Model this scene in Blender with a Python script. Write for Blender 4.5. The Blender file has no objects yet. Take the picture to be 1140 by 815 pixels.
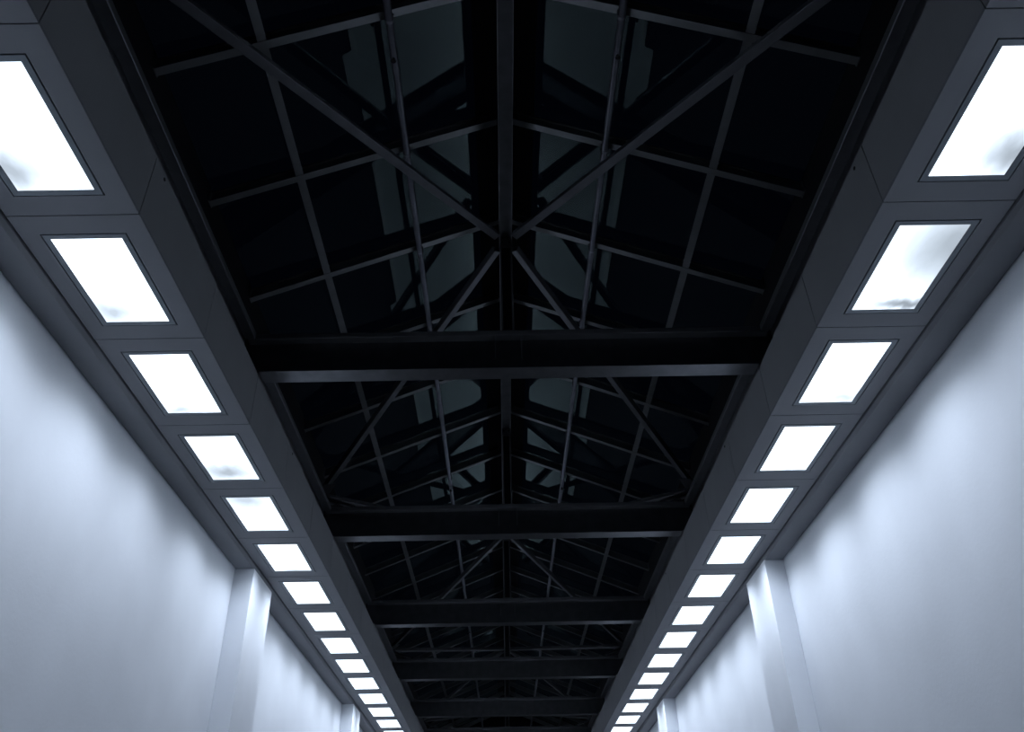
import bpy, bmesh, math
from mathutils import Vector, Matrix

# ------------------------------------------------------------------ camera
scn = bpy.context.scene
COL = scn.collection
EYE = 1.75                                  # camera height above the floor
F_PX, PITCH, YAW, ROLL = 908.95, 0.59084, 0.00231, -0.01784
cam_d = bpy.data.cameras.new('camera')
cam = bpy.data.objects.new('camera', cam_d)
COL.objects.link(cam)
cp, sp, cy, sy = math.cos(PITCH), math.sin(PITCH), math.cos(YAW), math.sin(YAW)
fwd = Vector((sy * cp, cy * cp, sp))
rt = Vector((cy, -sy, 0))
up = rt.cross(fwd)
cr, sr = math.cos(ROLL), math.sin(ROLL)
r2 = rt * cr + up * sr
u2 = up * cr - rt * sr
cam.matrix_world = Matrix(((r2.x, u2.x, -fwd.x, -0.1256), (r2.y, u2.y, -fwd.y, 0),
                           (r2.z, u2.z, -fwd.z, EYE), (0, 0, 0, 1)))
cam_d.sensor_fit = 'HORIZONTAL'
cam_d.sensor_width = 36
cam_d.lens = F_PX / 1140 * 36
cam_d.shift_x = 13.765 / 1140
cam_d.clip_end = 200
scn.camera = cam

# ------------------------------------------------------------------ world, exposure
w = bpy.data.worlds.new('night')
w.use_nodes = True
w.node_tree.nodes['Background'].inputs[0].default_value = (0.25, 0.38, 1.0, 1)
w.node_tree.nodes['Background'].inputs[1].default_value = 0.0016
scn.world = w
scn.view_settings.view_transform = 'Standard'
scn.view_settings.look = 'None'
scn.view_settings.exposure = 0.0
scn.view_settings.gamma = 1
scn.view_settings.use_curve_mapping = False
PANEL_LIGHT = 2.8                            # radiance of the diffusers
LAMP_WATTS = 23.0                            # directed light of the tubes behind each lens
LAMP_SPREAD = 137
PANEL_COLOUR = (0.78, 0.90, 1.04)
PANEL_COLOUR_LAMP = (0.775, 0.87, 1.02)

# ------------------------------------------------------------------ dimensions
P = 1.6545                                  # module of the soffit panels
Y0 = 2.9825 - 2 * P                         # first joint (behind the camera)
K0, K1 = 0, 25                              # joints built
YJ = lambda k: 2.9825 + (k - 2) * P         # joint k; k = 2 is the nearest cross beam overhead
YA, YB = YJ(K0), YJ(K1)
ZS = EYE + 4.6                              # soffit
XF, XG = 2.923, 3.966                       # fascia plane, outer edge of soffit
XW = 4.293                                  # wall plane
ZC = EYE + 4.54                             # underside of the cove strip by the wall
ZFT = EYE + 5.262                           # top of the fascia
ZB0, ZB1 = EYE + 5.225, EYE + 5.765         # cross beam bottom / top
SL = 0.405                                  # roof slope
ZR = lambda x: EYE + 7.665 - SL * abs(x)     # underside of rafters
XU = 3.2                                    # inner face of the upstand
ZRB = EYE + 7.27                            # underside of ridge beam

# ------------------------------------------------------------------ materials
def mat(name, col, rough=0.5, metal=0.0, spec=0.5, var=0.0, scale=3.0, bump=0.0, bscale=60.0):
    m = bpy.data.materials.new(name)
    m.use_nodes = True
    nt = m.node_tree
    b = nt.nodes['Principled BSDF']
    b.inputs['Base Color'].default_value = (*col, 1)
    b.inputs['Roughness'].default_value = rough
    b.inputs['Metallic'].default_value = metal
    b.inputs['Specular IOR Level'].default_value = spec
    tc = nt.nodes.new('ShaderNodeTexCoord')
    if var:
        n = nt.nodes.new('ShaderNodeTexNoise')
        n.inputs['Scale'].default_value = scale
        n.inputs['Detail'].default_value = 6
        nt.links.new(tc.outputs['Object'], n.inputs['Vector'])
        r = nt.nodes.new('ShaderNodeMapRange')
        r.inputs['To Min'].default_value = 1 - var
        r.inputs['To Max'].default_value = 1 + var
        r.inputs['From Min'].default_value = 0.3
        r.inputs['From Max'].default_value = 0.7
        nt.links.new(n.outputs['Fac'], r.inputs['Value'])
        x = nt.nodes.new('ShaderNodeVectorMath')
        x.operation = 'SCALE'
        x.inputs[0].default_value = col
        nt.links.new(r.outputs[0], x.inputs['Scale'])
        nt.links.new(x.outputs[0], b.inputs['Base Color'])
    if bump:
        n2 = nt.nodes.new('ShaderNodeTexNoise')
        n2.inputs['Scale'].default_value = bscale
        n2.inputs['Detail'].default_value = 4
        nt.links.new(tc.outputs['Object'], n2.inputs['Vector'])
        bp = nt.nodes.new('ShaderNodeBump')
        bp.inputs['Strength'].default_value = bump
        bp.inputs['Distance'].default_value = 0.01
        nt.links.new(n2.outputs['Fac'], bp.inputs['Height'])
        nt.links.new(bp.outputs[0], b.inputs['Normal'])
    return m

M = {}
M['wall'] = mat('wall_plaster', (0.72, 0.75, 0.80), 0.75, var=0.045, scale=0.9, bump=0.12, bscale=25)
M['soffit'] = mat('soffit_board', (0.21, 0.215, 0.235), 0.6, var=0.03, scale=4, bump=0.05)
M['fascia'] = mat('fascia_board', (0.26, 0.263, 0.27), 0.6, var=0.04, scale=2, bump=0.05)
M['cove'] = mat('cove_board', (0.20, 0.205, 0.225), 0.6, var=0.03)
M['gap'] = mat('joint_shadow_gap', (0.01, 0.01, 0.012), 0.9)
M['steel'] = mat('dark_painted_steel', (0.235, 0.24, 0.255), 0.33, metal=1.0, var=0.12, scale=6)
M['rafter'] = mat('rafter_paint', (0.21, 0.215, 0.22), 0.4, metal=0.95, var=0.1, scale=5)
M['post'] = mat('post_paint', (0.12, 0.122, 0.13), 0.45, metal=0.2, var=0.1, scale=6)
M['brace'] = mat('brace_paint', (0.14, 0.143, 0.155), 0.38, metal=0.5, var=0.1, scale=6)
M['pipe'] = mat('pipe_paint', (0.25, 0.25, 0.29), 0.35, metal=0.6, var=0.1, scale=9)
M['black'] = mat('black_upstand_paint', (0.006, 0.006, 0.008), 0.7, spec=0.2)
M['frame'] = mat('light_frame_metal', (0.16, 0.18, 0.20), 0.4, metal=0.4, spec=0.5)
M['chrome'] = mat('bare_metal', (0.5, 0.5, 0.5), 0.25, metal=1.0)
M['floor'] = mat('dark_floor', (0.005, 0.005, 0.007), 0.6, spec=0.15, var=0.15, scale=2)
M['base'] = mat('baseboard_paint', (0.8, 0.83, 0.86), 0.5)

def glass_mat():
    m = bpy.data.materials.new('roof_glass')
    m.use_nodes = True
    nt = m.node_tree
    nt.nodes.clear()
    out = nt.nodes.new('ShaderNodeOutputMaterial')
    mix = nt.nodes.new('ShaderNodeMixShader')
    fr = nt.nodes.new('ShaderNodeFresnel')
    fr.inputs['IOR'].default_value = 1.5
    tr = nt.nodes.new('ShaderNodeBsdfTransparent')
    tr.inputs[0].default_value = (0.75, 0.85, 0.82, 1)
    gl = nt.nodes.new('ShaderNodeBsdfGlossy')
    gl.inputs['Roughness'].default_value = 0.0
    gl.inputs['Color'].default_value = (0.75, 0.95, 0.9, 1)
    nt.links.new(fr.outputs[0], mix.inputs[0])
    nt.links.new(tr.outputs[0], mix.inputs[1])
    nt.links.new(gl.outputs[0], mix.inputs[2])
    nt.links.new(mix.outputs[0], out.inputs[0])
    return m
M['glass'] = glass_mat()

def blob_factor(nt, vec, blobs):
    """Unevenly lit acrylic; blobs = weak spots (cx, cy, rx, ry, depth) in panel coordinates (-1..1)."""
    nz = nt.nodes.new('ShaderNodeTexNoise')
    nz.inputs['Scale'].default_value = 1.6
    nz.inputs['Detail'].default_value = 3
    nt.links.new(vec, nz.inputs['Vector'])
    ns = nt.nodes.new('ShaderNodeVectorMath')
    ns.operation = 'MULTIPLY_ADD'
    ns.inputs[1].default_value = (0.5, 0.5, 0)
    ns.inputs[2].default_value = (-0.25, -0.25, 0)
    nt.links.new(nz.outputs['Color'], ns.inputs[0])
    ad = nt.nodes.new('ShaderNodeVectorMath')
    nt.links.new(vec, ad.inputs[0])
    nt.links.new(ns.outputs[0], ad.inputs[1])
    prev = None
    for (cx, cy_, rx, ry, dp) in blobs:
        sub = nt.nodes.new('ShaderNodeVectorMath')
        sub.operation = 'SUBTRACT'
        sub.inputs[1].default_value = (cx, cy_, 0)
        nt.links.new(ad.outputs[0], sub.inputs[0])
        sc = nt.nodes.new('ShaderNodeVectorMath')
        sc.operation = 'MULTIPLY'
        sc.inputs[1].default_value = (1 / rx, 1 / ry, 0)
        nt.links.new(sub.outputs[0], sc.inputs[0])
        ln = nt.nodes.new('ShaderNodeVectorMath')
        ln.operation = 'LENGTH'
        nt.links.new(sc.outputs[0], ln.inputs[0])
        # radiance rises exponentially out of the weak spot, so the rim fades softly
        mr = nt.nodes.new('ShaderNodeMapRange')
        mr.inputs['From Min'].default_value = 0.1
        mr.inputs['From Max'].default_value = 1.0
        mr.inputs['To Min'].default_value = math.log(dp)
        mr.inputs['To Max'].default_value = 0
        nt.links.new(ln.outputs['Value'], mr.inputs['Value'])
        ex = nt.nodes.new('ShaderNodeMath')
        ex.operation = 'EXPONENT'
        nt.links.new(mr.outputs[0], ex.inputs[0])
        if prev is None:
            prev = ex.outputs[0]
        else:
            mm = nt.nodes.new('ShaderNodeMath')
            mm.operation = 'MULTIPLY'
            nt.links.new(prev, mm.inputs[0])
            nt.links.new(ex.outputs[0], mm.inputs[1])
            prev = mm.outputs[0]
    return prev

def scaled_vec(nt, src, mul, add):
    v = nt.nodes.new('ShaderNodeVectorMath')
    v.operation = 'MULTIPLY_ADD'
    v.inputs[1].default_value = mul
    v.inputs[2].default_value = add
    nt.links.new(src, v.inputs[0])
    return v.outputs[0]

def diffuser_mat(name, blobs):
    m = bpy.data.materials.new(name)
    m.use_nodes = True
    nt = m.node_tree
    nt.nodes.clear()
    out = nt.nodes.new('ShaderNodeOutputMaterial')
    em = nt.nodes.new('ShaderNodeEmission')
    em.inputs['Color'].default_value = (*PANEL_COLOUR, 1)
    em.inputs['Strength'].default_value = PANEL_LIGHT
    nt.links.new(em.outputs[0], out.inputs[0])
    if blobs:
        tc = nt.nodes.new('ShaderNodeTexCoord')
        f = blob_factor(nt, scaled_vec(nt, tc.outputs['Object'], (1 / 0.29, 1 / 0.565, 0), (0, 0, 0)), blobs)
        st = nt.nodes.new('ShaderNodeMath')
        st.operation = 'MULTIPLY'
        st.inputs[1].default_value = PANEL_LIGHT
        nt.links.new(f, st.inputs[0])
        nt.links.new(st.outputs[0], em.inputs['Strength'])
    return m

def lamp_data(blobs):
    ld = bpy.data.lights.new('lamp', 'AREA')
    ld.shape = 'RECTANGLE'
    ld.size, ld.size_y = 0.586, 1.135
    ld.energy = LAMP_WATTS
    ld.spread = math.radians(LAMP_SPREAD)
    ld.color = PANEL_COLOUR_LAMP
    if blobs:
        ld.use_nodes = True
        nt = ld.node_tree
        em = [n for n in nt.nodes if n.type == 'EMISSION'][0]
        geo = nt.nodes.new('ShaderNodeNewGeometry')
        f = blob_factor(nt, scaled_vec(nt, geo.outputs['Parametric'], (2, 2, 0), (-1, -1, 0)), blobs)
        nt.links.new(f, em.inputs['Strength'])
    return ld

# ------------------------------------------------------------------ mesh helpers
def box(bm, x0, x1, y0, y1, z0, z1, mi=0):
    vs = [bm.verts.new((x, y, z)) for x in (x0, x1) for y in (y0, y1) for z in (z0, z1)]
    for q in ((0, 1, 3, 2), (4, 6, 7, 5), (0, 4, 5, 1), (2, 3, 7, 6), (0, 2, 6, 4), (1, 5, 7, 3)):
        f = bm.faces.new([vs[i] for i in q])
        f.material_index = mi

def prism(bm, prof, A, B, side, upv, mi=0):
    """Extrude a closed profile [(s, u)...] from A to B; s along 'side', u along 'upv'."""
    A, B = Vector(A), Vector(B)
    a = [bm.verts.new(A + side * s + upv * u) for s, u in prof]
    b = [bm.verts.new(B + side * s + upv * u) for s, u in prof]
    n = len(prof)
    for i in range(n):
        bm.faces.new((a[i], a[(i + 1) % n], b[(i + 1) % n], b[i])).material_index = mi
    bm.faces.new(a[::-1]).material_index = mi
    bm.faces.new(b).material_index = mi

def isect(wd, h, tf, tw, tb=None):
    tb = tb or tf
    a, c = wd / 2, tw / 2
    return [(-a, 0), (a, 0), (a, tb), (c, tb), (c, h - tf), (a, h - tf), (a, h), (-a, h), (-a, h - tf), (-c, h - tf), (-c, tb), (-a, tb)]

def tube(bm, A, B, r, n=16, mi=0):
    A, B = Vector(A), Vector(B)
    d = (B - A).normalized()
    s = d.orthogonal().normalized()
    t = d.cross(s)
    old = set(bm.faces)
    prism(bm, [(r * math.cos(2 * math.pi * i / n), r * math.sin(2 * math.pi * i / n)) for i in range(n)], A, B, s, t, mi)
    for f in bm.faces:
        if len(f.verts) == 4 and f not in old:
            f.smooth = True

def obj(name, bm, mats, parent=None, loc=None, bevel=0.0, seg=2, recalc=True):
    if recalc:
        bmesh.ops.recalc_face_normals(bm, faces=bm.faces)
    me = bpy.data.meshes.new(name)
    if loc is not None:
        bmesh.ops.translate(bm, verts=bm.verts, vec=-Vector(loc))
    bm.to_mesh(me)
    bm.free()
    o = bpy.data.objects.new(name, me)
    for m in (mats if isinstance(mats, (list, tuple)) else [mats]):
        me.materials.append(m)
    COL.objects.link(o)
    if loc is not None:
        o.location = loc
    if parent:
        o.parent = parent
    if bevel:
        md = o.modifiers.new('bevel', 'BEVEL')
        md.width = bevel
        md.segments = seg
        md.limit_method = 'ANGLE'
        md.angle_limit = math.radians(40)
    return o

def thing(name, label, cat, loc=(0, 0, 0), group=None):
    o = bpy.data.objects.new(name, None)
    COL.objects.link(o)
    o.location = loc
    o.empty_display_size = 0.1
    return tag(o, label, cat, group)

def tag(o, label, cat, group=None):
    o['label'] = label
    o['category'] = cat
    if group:
        o['group'] = group
    return o

def struct(name, bm, m, **k):
    o = obj(name, bm, m, **k)
    o['kind'] = 'structure'
    return o

def dup(root, loc, label=None, group=None):
    r = root.copy()
    COL.objects.link(r)
    r.location = loc
    if label:
        r['label'] = label
    if group:
        r['group'] = group
    for ch in list(root.children):
        c = ch.copy()
        COL.objects.link(c)
        c.parent = r
        for g in list(ch.children):
            d = g.copy()
            COL.objects.link(d)
            d.parent = c
    return r

ORD = ['zeroth', 'first', 'second', 'third', 'fourth', 'fifth', 'sixth', 'seventh', 'eighth', 'ninth', 'tenth',
       'eleventh', 'twelfth', 'thirteenth', 'fourteenth', 'fifteenth', 'sixteenth', 'seventeenth', 'eighteenth',
       'nineteenth', 'twentieth', 'twenty-first', 'twenty-second', 'twenty-third', 'twenty-fourth']
SIDES = ((-1, 'left'), (1, 'right'))

# ------------------------------------------------------------------ room shell
bm = bmesh.new()
box(bm, -XW - 0.3, XW + 0.3, YA, YB, -0.2, 0)
struct('floor', bm, M['floor'])
for s, side in SIDES:
    bm = bmesh.new()
    x0, x1 = sorted((s * XW, s * (XW + 0.25)))
    box(bm, x0, x1, YA, YB, 0, ZS + 0.4)
    struct('wall_' + side, bm, M['wall'])
    bm = bmesh.new()
    x0, x1 = sorted((s * (XW - 0.018), s * XW))
    box(bm, x0, x1, YA, YB, 0, 0.2)
    struct('baseboard_' + side, bm, M['base'], bevel=0.004)
bm = bmesh.new()
box(bm, -XW - 0.25, XW + 0.25, YB, YB + 0.25, 0, ZR(0) + 0.4)
struct('wall_back', bm, M['black'])

# soffit boards with a real opening for each light, joints as gaps over a dark backing
LX0, LX1 = 3.103, 3.803                     # light opening across
LO = 0.207                                  # light opening set back from each joint
G = 0.005
n_trim = 1
for s, side in SIDES:
    bm = bmesh.new()
    def bx(xa, xb, ya, yb, za, zb, mi=0):
        a, b = sorted((s * xa, s * xb))
        box(bm, a, b, ya, yb, za, zb, mi)
    for k in range(K0, K1):
        ya, yb = YJ(k) + G, YJ(k + 1) - G
        la, lb = YJ(k) + LO, YJ(k + 1) - LO
        # one ring-shaped board: four verts out, four in, extruded
        xo0, xo1 = XF, XG
        o_ = [(xo0, ya), (xo1, ya), (xo1, yb), (xo0, yb)]
        i_ = [(LX0, la), (LX1, la), (LX1, lb), (LX0, lb)]
        rows = []
        for z in (ZS, ZS + 0.025):
            rows.append(([bm.verts.new((s * x, y, z)) for x, y in o_], [bm.verts.new((s * x, y, z)) for x, y in i_]))
        for o4, i4 in rows:
            for j in range(4):
                bm.faces.new((o4[j], o4[(j + 1) % 4], i4[(j + 1) % 4], i4[j]))
        for j in range(4):
            bm.faces.new((rows[0][0][j], rows[0][0][(j + 1) % 4], rows[1][0][(j + 1) % 4], rows[1][0][j]))
            bm.faces.new((rows[0][1][j], rows[0][1][(j + 1) % 4], rows[1][1][(j + 1) % 4], rows[1][1][j]))
    bx(XF + 0.03, XW, YA, YB, ZS + 0.09, ZS + 0.12, 1)      # dark backing above
    for k in range(K0, K1 + 1):                             # batten behind each joint
        bx(XF + 0.03, XW, max(YA, YJ(k) - 0.05), min(YB, YJ(k) + 0.05), ZS + 0.026, ZS + 0.09, 1)
    struct('trim_%d' % n_trim, bm, [M['soffit'], M['gap']])
    n_trim += 1
    # fascia boards
    bm = bmesh.new()
    for k in range(K0, K1):
        bx(XF, XF + 0.03, YJ(k) + 0.005, YJ(k + 1) - 0.005, ZS + 0.025, ZFT)
    bx(XF + 0.031, XF + 0.05, YA, YB, ZS + 0.03, ZFT - 0.02, 1)
    for k in range(K0 + 3, K1, 3):                          # dark bolt hole near the top of the board
        yb_ = YJ(k) + 0.2
        tube(bm, (s * (XF - 0.004), yb_, ZFT - 0.06), (s * (XF + 0.02), yb_, ZFT - 0.06), 0.017, 12, 1)
    struct('trim_%d' % n_trim, bm, [M['fascia'], M['gap']])
    n_trim += 1
    # cove strip between soffit and wall
    bm = bmesh.new()
    prism(bm, [(XG + 0.014, ZS + 0.09), (XG + 0.014, ZC + 0.042), (XG + 0.04, ZC), (XW - 0.008, ZC), (XW - 0.008, ZS + 0.09)],
          (0, YA, 0), (0, YB, 0), Vector((s, 0, 0)), Vector((0, 0, 1)))
    bx(XG + 0.0005, XG + 0.0135, YA, YB, ZS + 0.03, ZS + 0.09, 1)
    struct('trim_%d' % n_trim, bm, [M['cove'], M['gap']], bevel=0.006, seg=2)
    n_trim += 1
    # upstand under the glass roof and the deck above the soffit
    bm = bmesh.new()
    bx(XU, XU + 0.12, YA, YB, ZB1, ZR(XU) + 0.2)
    struct('trim_%d' % n_trim, bm, M['black'])
    n_trim += 1

# pilasters
for s, side in SIDES:
    for i, k in enumerate((8, 14, 20)):
        yc = YJ(k)
        bm = bmesh.new()
        a, b = sorted((s * (XG + 0.022), s * (XW - 0.001)))
        box(bm, a, b, yc - 0.565, yc + 0.565, 0.0, ZC)
        o = obj('pilaster', bm, M['wall'], loc=(s * XW, yc, 0), bevel=0.004)
        tag(o, '%s pale pilaster on the %s wall, %s' % (
            ('wide', 'slim', 'distant')[i], side,
            ('the nearest one, beside the seventh light panel', 'second one, well down the hall', 'last one, far down the hall')[i]),
            'pilaster', 'pilasters along the walls')

# ------------------------------------------------------------------ glass roof
bm = bmesh.new()
TH = math.hypot(1, SL)
for s in (-1, 1):
    za, zb = ZR(0.12) + 0.185, ZR(XU + 0.12) + 0.185
    v = [bm.verts.new(p) for p in ((s * 0.12, YA, za), (s * (XU + 0.12), YA, zb), (s * (XU + 0.12), YB, zb), (s * 0.12, YB, za))]
    fg = bm.faces.new(v)
    fg.normal_update()
    if fg.normal.z > 0:
        fg.normal_flip()
struct('ceiling', bm, M['glass'], recalc=False)
bm = bmesh.new()                                            # ridge capping between the two slopes
for s in (-1, 1):
    prism(bm, [(0, 0.172), (0.34, 0.172 - SL * 0.34), (0.34, 0.182 - SL * 0.34), (0, 0.182)],
          (0, YA, EYE + 7.665), (0, YB, EYE + 7.665), Vector((s, 0, 0)), Vector((0, 0, 1)))
struct('trim_%d' % n_trim, bm, M['black'])

# ------------------------------------------------------------------ ceiling lights
def make_light():
    t = thing('ceiling_light', '', 'light')
    hx, hy = (LX1 - LX0) / 2 - 0.011, (P - 2 * LO) / 2 - 0.011
    bm = bmesh.new()
    fw = 0.05
    lo, hi = -0.002, 0.024
    prof = [(0, lo), (fw - 0.004, lo), (fw, lo + 0.003), (fw, 0.004), (fw - 0.012, 0.005), (fw - 0.012, hi), (0, hi)]
    rings = []
    for px_, pz in prof:
        x, y = hx - px_, hy - px_
        rings.append([bm.verts.new(p) for p in ((-x, -y, pz), (x, -y, pz), (x, y, pz), (-x, y, pz))])
    n = len(rings)
    for i in range(n):
        a, b = rings[i], rings[(i + 1) % n]
        for j in range(4):
            bm.faces.new((a[j], a[(j + 1) % 4], b[(j + 1) % 4], b[j]))
    obj('frame', bm, M['frame'], t)
    bm = bmesh.new()
    box(bm, -hx + fw + 0.0005, hx - fw - 0.0005, -hy + fw + 0.0005, hy - fw - 0.0005, 0.002, 0.016)
    obj('diffuser', bm, DIFF[()], t)
    ld = lamp_data(())
    lo_ = bpy.data.objects.new('lamp', ld)
    COL.objects.link(lo_)
    lo_.location = (0, 0, -0.001)
    lo_.parent = t
    return t

DIFF = {(): diffuser_mat('lit_diffuser', [])}
# weak spots, (x towards the wall, y away from the camera), per side and light number
SPOTS = {
    ('left', 1): [(0.85, 0.62, 1.3, 0.6, 0.24)],
    ('left', 2): [(0.6, 0.70, 1.2, 0.5, 0.30)],
    ('left', 3): [(0.5, 0.85, 1.2, 0.3, 0.34)],
    ('left', 4): [(0.2, 0.62, 1.7, 0.65, 0.23)],
    ('left', 5): [(0.2, -0.8, 1.9, 0.9, 0.3), (0.2, 0.95, 1.3, 0.3, 0.5)],
    ('left', 6): [(-0.1, 0.95, 1.5, 0.3, 0.4)],
    ('right', 1): [(0.9, 0.6, 1.4, 0.7, 0.2)],
    ('right', 2): [(0.9, -0.6, 2.5, 1.7, 0.21), (0.6, 0.86, 1.8, 0.24, 0.2)],
    ('right', 3): [(0.6, 0.8, 1.3, 0.4, 0.38)],
    ('right', 4): [(0.3, 0.9, 1.3, 0.25, 0.45)],
}
light0 = make_light()
used = False
for s, side in SIDES:
    for k in range(K0 + 1, K1):
        no = k - 1                          # the first one wholly or partly in the photo is number 1
        loc = (s * (LX0 + LX1) / 2, (YJ(k) + YJ(k + 1)) / 2, ZS)
        if no < 1:
            lab = 'glowing white panel light in the %s soffit, above the camera' % side
        elif no == 1:
            lab = 'largest glowing white panel light of the %s soffit, cut by the photo edge' % side
        else:
            lab = '%s glowing white panel light from the near end of the %s soffit' % (ORD[no], side)
        if (side, no) == ('right', 2):
            lab = 'second panel light of the right soffit, greyer and cloudier than the others'
        if (side, no) == ('left', 4):
            lab = 'fourth panel light of the left soffit, with a grey smudge along its far edge'
        grp = 'panel lights in the %s soffit' % side
        if not used:
            t = light0
            t.location = loc
            t['label'], t['group'] = lab, grp
            used = True
        else:
            t = dup(light0, loc, lab, grp)
        sp_ = SPOTS.get((side, no))
        if sp_:
            d = [c for c in t.children if c.name.startswith('diffuser')][0]
            d.data = d.data.copy()
            bl = [(s * a, b, c, e, f) for a, b, c, e, f in sp_]
            d.data.materials[0] = diffuser_mat('lit_diffuser_cloudy', bl)
            d = [c for c in t.children if c.name.startswith('lamp')][0]
            d.data = lamp_data(bl)

# ------------------------------------------------------------------ eaves beams (one per bay and side)
BAY = [2 + 3 * i for i in range(-1, 8)]      # joints that carry a cross beam
BAY = [k for k in BAY if K0 <= k <= K1]
NAME = {2: 'overhead'}
def beam_no(k): return (k - 2) // 3          # joint 5 is the first beam in the photo
for s, side in SIDES:
    for i in range(len(BAY)):
        ka = BAY[i]
        kb = BAY[i + 1] if i + 1 < len(BAY) else K1
        ya, yb = YJ(ka) + (0.135), YJ(kb) - (0.135)
        if yb - ya < 1: continue
        xc = s * 3.11
        t = thing('eaves_beam', 'dark eaves beam above the %s fascia, between %s and %s cross beams' % (
            side, 'overhead' if beam_no(ka) < 1 else ORD[beam_no(ka)], ORD[beam_no(ka) + 1]), 'beam', (xc, ya, ZB0 + 0.05), 'eaves beams over the %s fascia' % side)
        for nm, (h0, h1, w_) in {'web': (0.085, 0.405, 0.012), 'top_flange': (0.405, 0.49, 0.25), 'bottom_flange': (0.06, 0.085, 0.2)}.items():
            bm = bmesh.new()
            box(bm, -w_ / 2 if nm != 'top_flange' else (-0.124 if s > 0 else -0.085), w_ / 2 if nm != 'top_flange' else (0.085 if s > 0 else 0.124), 0, yb - ya, h0 - 0.0, h1)
            obj(nm, bm, M['brace' if nm == 'top_flange' else 'steel'], t, bevel=0.011 if 'flange' in nm else 0, seg=3)
        bm = bmesh.new()
        box(bm, -0.09, 0.09, -0.012, 0.0, 0.09, 0.40)
        obj('end_plate', bm, M['steel'], t)

# ------------------------------------------------------------------ cross beams and king posts
def make_cross_beam():
    t = thing('cross_beam', '', 'beam')
    L = 2.885
    z0, z1 = 0.0, ZB1 - ZB0
    bm = bmesh.new()
    box(bm, -L, L, -0.12, 0.12, z0, z0 + 0.022)
    obj('bottom_flange', bm, M['steel'], t, bevel=0.004)
    bm = bmesh.new()
    box(bm, -3.09, 3.09, -0.12, 0.12, z1 - 0.075, z1)
    obj('top_flange', bm, M['brace'], t, bevel=0.013, seg=4)
    bm = bmesh.new()
    c = 0.06
    prism(bm, [(-L, 0.022), (L, 0.022), (L, c), (3.09, c), (3.09, z1 - 0.075), (-3.09, z1 - 0.075), (-3.09, c), (-L, c)],
          (0, -0.007, 0), (0, 0.007, 0), Vector((1, 0, 0)), Vector((0, 0, 1)))
    obj('web', bm, M['steel'], t)
    for x in (-0.155, 0.155):
        for sy_ in (-1, 1):
            bm = bmesh.new()
            prism(bm, [(sy_ * 0.007, z1 - 0.075), (sy_ * 0.117, z1 - 0.075), (sy_ * 0.117, z1 - 0.12), (sy_ * 0.007, 0.2)],
                  (x - 0.006, 0, 0), (x + 0.006, 0, 0), Vector((0, 1, 0)), Vector((0, 0, 1)))
            obj('stiffener', bm, M['steel'], t)
    return t

def make_king_post():
    t = thing('king_post', '', 'post')
    H_ = ZRB - ZB1 - 0.01
    bm = bmesh.new()
    box(bm, -0.055, 0.055, -0.006, 0.006, 0.012, H_)
    obj('web', bm, M['black'], t)
    for x in (-1, 1):
        bm = bmesh.new()
        a, b = sorted((x * 0.055, x * 0.078))
        box(bm, a, b, -0.075, 0.075, 0.012, H_)
        obj('flange', bm, M['post'], t, bevel=0.0105, seg=4)
    bm = bmesh.new()
    box(bm, -0.11, 0.11, -0.1, 0.1, 0.0, 0.012)
    obj('base_plate', bm, M['steel'], t, bevel=0.002)
    bm = bmesh.new()                          # rounded head plate facing along the hall
    pr = [(-0.078, -0.16)] + [(-0.078 * math.cos(a), 0.01 + 0.0 + 0.0 * a) for a in ()] + \
         [(0.078, -0.16), (0.078, -0.04)] + [(0.078 * math.cos(math.pi * i / 10), -0.04 + 0.04 * math.sin(math.pi * i / 10)) for i in range(1, 10)] + [(-0.078, -0.04)]
    prism(bm, pr, (0, -0.088, H_), (0, -0.076, H_), Vector((1, 0, 0)), Vector((0, 0, 1)))
    hp = obj('head_plate', bm, M['steel'], t, bevel=0.002)
    for x in (-0.045, 0.045):
        bm = bmesh.new()
        tube(bm, (x, -0.1, H_ - 0.07), (x, -0.087, H_ - 0.07), 0.012, 6)
        obj('bolt', bm, M['black'], hp)
    return t

cb0, kp0 = make_cross_beam(), make_king_post()
first = True
for k in BAY:
    n = beam_no(k)
    if n < 1:
        lb = 'dark steel I-beam crossing the hall just above the camera'
        lk = 'short dark steel post on the beam just above the camera'
    else:
        far = ('nearest and broadest', 'second nearest', 'third nearest', 'fourth nearest', 'fifth nearest', 'sixth nearest', 'seventh nearest')[n - 1]
        lb = '%s dark steel I-beam crossing the hall from fascia to fascia' % far
        lk = 'short dark H-post under the ridge, on the %s cross beam' % far.replace(' and broadest', '')
    if first:
        cb0.location, kp0.location = (0, YJ(k), ZB0), (0, YJ(k), ZB1)
        tag(cb0, lb, 'beam', 'cross beams under the glass roof')
        tag(kp0, lk, 'post', 'king posts under the ridge')
        first = False
    else:
        dup(cb0, (0, YJ(k), ZB0), lb, 'cross beams under the glass roof')
        dup(kp0, (0, YJ(k), ZB1), lk, 'king posts under the ridge')

# ridge beam
t = thing('ridge_beam', 'long dark steel ridge beam running down the middle of the glass roof', 'beam', (0, YA, ZRB))
bm = bmesh.new()
box(bm, -0.082, 0.082, 0.01, YB - YA - 0.01, 0, 0.018)
obj('bottom_flange', bm, M['steel'], t, bevel=0.004)
bm = bmesh.new()
box(bm, -0.006, 0.006, 0.01, YB - YA - 0.01, 0.018, 0.40)
obj('web', bm, M['steel'], t)
bm = bmesh.new()
box(bm, -0.082, 0.082, 0.01, YB - YA - 0.01, 0.40, 0.418)
obj('top_flange', bm, M['steel'], t)

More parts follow.
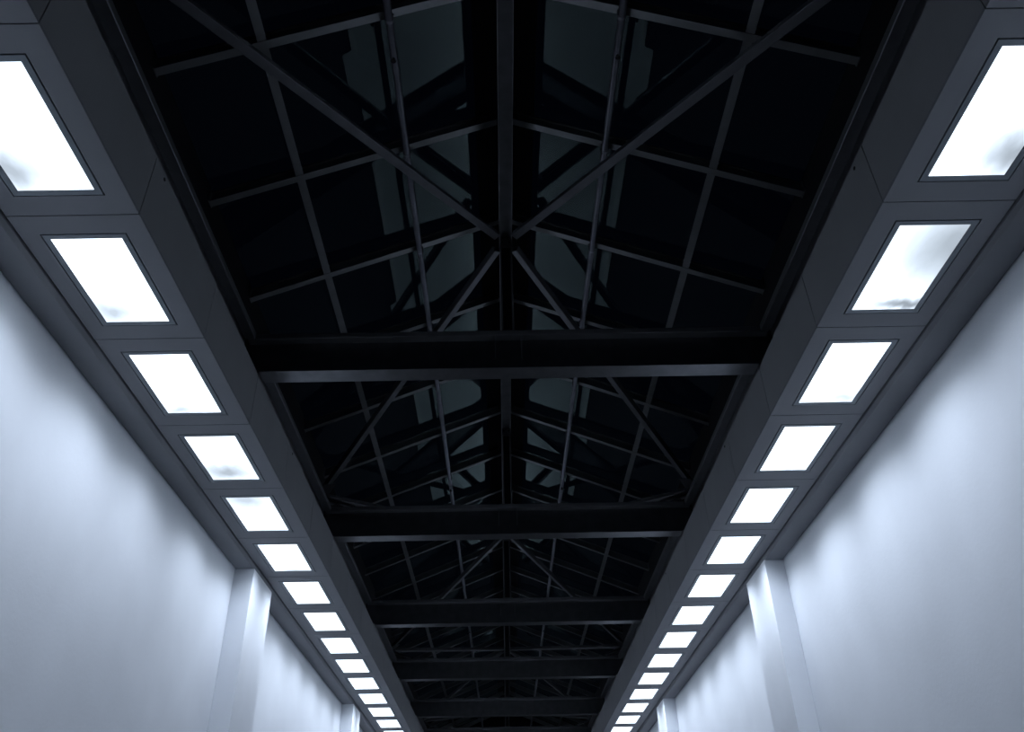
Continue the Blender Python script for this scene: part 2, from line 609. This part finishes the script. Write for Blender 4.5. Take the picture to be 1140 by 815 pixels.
# ------------------------------------------------------------------ rafters
def make_rafter(s):
    t = thing('rafter', '', 'rafter')
    A = Vector((s * 0.09, 0, -SL * 0.09))
    B = Vector((s * (XU - 0.012), 0, -SL * (XU - 0.012)))
    d = (B - A).normalized()
    upv = Vector((s * SL, 0, 1)).normalized()
    side = Vector((0, 1, 0))
    bm = bmesh.new()
    prism(bm, [(-0.043, 0), (0.043, 0), (0.043, 0.012), (-0.043, 0.012)], A, B, side, upv)
    obj('bottom_flange', bm, M['rafter'], t, bevel=0.003)
    bm = bmesh.new()
    prism(bm, [(-0.005, 0.012), (0.005, 0.012), (0.005, 0.135), (0.03, 0.135), (0.03, 0.15), (-0.03, 0.15), (-0.03, 0.135), (-0.005, 0.135)], A, B, side, upv)
    obj('web', bm, M['rafter'], t)
    bm = bmesh.new()
    x0, x1 = sorted((s * (XU - 0.012), s * (XU - 0.001)))
    box(bm, x0, x1, -0.06, 0.06, -SL * XU + 0.01, -SL * XU + 0.17)
    obj('end_plate', bm, M['rafter'], t)
    return t

for s, side in SIDES:
    r0 = make_rafter(s)
    for j, k in enumerate(range(K0 + 1, K1)):
        n, rem = beam_no(k), (k - 2) % 3
        where = 'overhead' if n < 1 else ORD[n]
        if rem == 0:
            pos = 'straight above the %s cross beam' % where
        elif rem == 1:
            pos = 'just beyond the %s cross beam' % where
        else:
            pos = 'just before the %s cross beam' % ORD[n + 1]
        if k <= 1:
            pos = 'behind the overhead cross beam'
        lab = 'thin rafter on the %s slope of the glass roof, %s' % (side, pos)
        loc = (0, YJ(k), EYE + 7.665)
        if j == 0:
            r0.location = loc
            tag(r0, lab, 'rafter', 'rafters on the %s slope' % side)
        else:
            dup(r0, loc, lab, 'rafters on the %s slope' % side)

# ------------------------------------------------------------------ purlins and pipes
for s, side in SIDES:
    x = s * 2.262
    t = thing('purlin', 'thin grey bar running lengthwise under the %s slope of the glass roof' % side, 'purlin', (x, YA, ZR(x)))
    upv = Vector((s * SL, 0, 1)).normalized()
    sd = Vector((0, 1, 0)).cross(upv)
    for k in range(K0, K1):                   # set between the rafters, flush with their undersides
        bm = bmesh.new()
        prism(bm, [(-0.044, 0.004), (0.044, 0.004), (0.044, 0.02), (0.01, 0.02), (0.01, 0.11), (-0.01, 0.11), (-0.01, 0.02), (-0.044, 0.02)],
              (0, YJ(k) - YA + 0.045, 0), (0, YJ(k + 1) - YA - 0.045, 0), sd, upv)
        obj('bar', bm, M['rafter'], t)
    for k in range(K0 + 1, K1):
        for e in (-1, 1):
            y = YJ(k) - YA + e * 0.05
            bm = bmesh.new()
            prism(bm, [(-0.03, 0.02), (0.03, 0.02), (0.03, 0.1), (-0.03, 0.1)], (0, y - 0.004, 0), (0, y + 0.004, 0), sd, upv)
            obj('cleat', bm, M['rafter'], t)

    xp, zp = s * 1.112, EYE + 7.115
    t = thing('pipe', 'round dark pipe running lengthwise just under the rafters on the %s of the ridge' % side, 'pipe', (xp, YA, zp))
    bm = bmesh.new()
    tube(bm, (0, 0.01, 0), (0, YB - YA - 0.01, 0), 0.037, 20)
    obj('tube', bm, M['pipe'], t)
    for k in range(K0 + 1, K1):
        y = YJ(k) - YA
        bm = bmesh.new()
        tube(bm, (0, y - 0.02, 0), (0, y + 0.02, 0), 0.041, 20)
        cl = obj('clamp', bm, M['pipe'], t)
        bm = bmesh.new()
        tube(bm, (-s * 0.03, y, 0.02), (-s * 0.03, y, ZR(xp) - zp), 0.008, 8)
        obj('hanger', bm, M['pipe'], cl)
        bm = bmesh.new()
        tube(bm, (-s * 0.045, y - 0.02, -0.01), (-s * 0.045, y - 0.028, -0.01), 0.009, 8)
        obj('bolt', bm, M['chrome'], cl)
    for k in range(K0 + 2, K1, 3):
        y = YJ(k) - YA + 2.05
        if y > YB - YA: continue
        bm = bmesh.new()
        tube(bm, (0, y, -0.035), (0, y, -0.075), 0.014, 10)
        tube(bm, (0, y, -0.075), (0, y, -0.08), 0.026, 12)
        obj('sprinkler_head', bm, M['gap'], t)

# ------------------------------------------------------------------ diagonal braces
def brace(s, ke, kn, lab):
    """Square tube from the eave at joint ke to the ridge node at joint kn."""
    d_ = 1 if ke > kn else -1
    A = Vector((s * 0.112, YJ(kn) + d_ * 0.13, ZRB - 0.02))
    B = Vector((s * 3.17, YJ(ke) - d_ * 0.1, EYE + 6.03))
    d = (B - A).normalized()
    nrm = Vector((s * SL, 0, 1)).normalized()
    sd = d.cross(nrm).normalized()
    upv = sd.cross(d).normalized()
    if upv.z < 0: upv = -upv
    bm = bmesh.new()
    h = 0.048
    prism(bm, [(-h, -0.02), (h, -0.02), (h, 0.07), (-h, 0.07)], A, B, sd, upv)
    t = thing('diagonal_brace', lab, 'brace', tuple(B), 'diagonal braces under the glass roof')
    o = obj('bar', bm, M['brace'], t, loc=tuple(B), bevel=0.007, seg=3)
    o.location = (0, 0, 0)
    bm = bmesh.new()                          # gusset at the eave
    prism(bm, [(-0.11, -0.032), (0.11, -0.032), (0.11, -0.021), (-0.11, -0.021)], B - d * 0.3, B - d * 0.02, sd, upv)
    o = obj('gusset_plate', bm, M['steel'], t, loc=tuple(B))
    o.location = (0, 0, 0)

for kn in (5, 11, 17, 23):
    for s, side in SIDES:
        for ke in (kn - 3, kn + 3):
            if ke > K1 - 1: continue
            n = beam_no(kn)
            lab = 'dark brace from ridge above %s cross beam, running %s to %s eave' % (
                ORD[n], 'nearer' if ke < kn else 'farther', side)
            brace(s, ke, kn, lab)

# short raking struts from the eave down to the even cross beams
for k in (2, 8, 14, 20):
    for s, side in SIDES:
        n = beam_no(k)
        A = Vector((s * 3.15, YJ(k), EYE + 5.95))
        B = Vector((s * 2.62, YJ(k), ZB1 + 0.0))
        d = (B - A).normalized()
        sd = Vector((0, 1, 0))
        upv = sd.cross(d).normalized()
        if upv.z < 0: upv = -upv
        bm = bmesh.new()
        prism(bm, [(-0.05, 0.01), (0.05, 0.01), (0.05, 0.022), (0.006, 0.022), (0.006, 0.07), (-0.006, 0.07), (-0.006, 0.022), (-0.05, 0.022)], A, B, sd, upv)
        o = obj('raking_strut', bm, M['steel'], loc=tuple(B), bevel=0.003)
        tag(o, 'short sloping steel strut at the %s end of the %s cross beam' % (side, 'overhead' if n < 1 else ORD[n]), 'strut', 'raking struts on the cross beam ends')
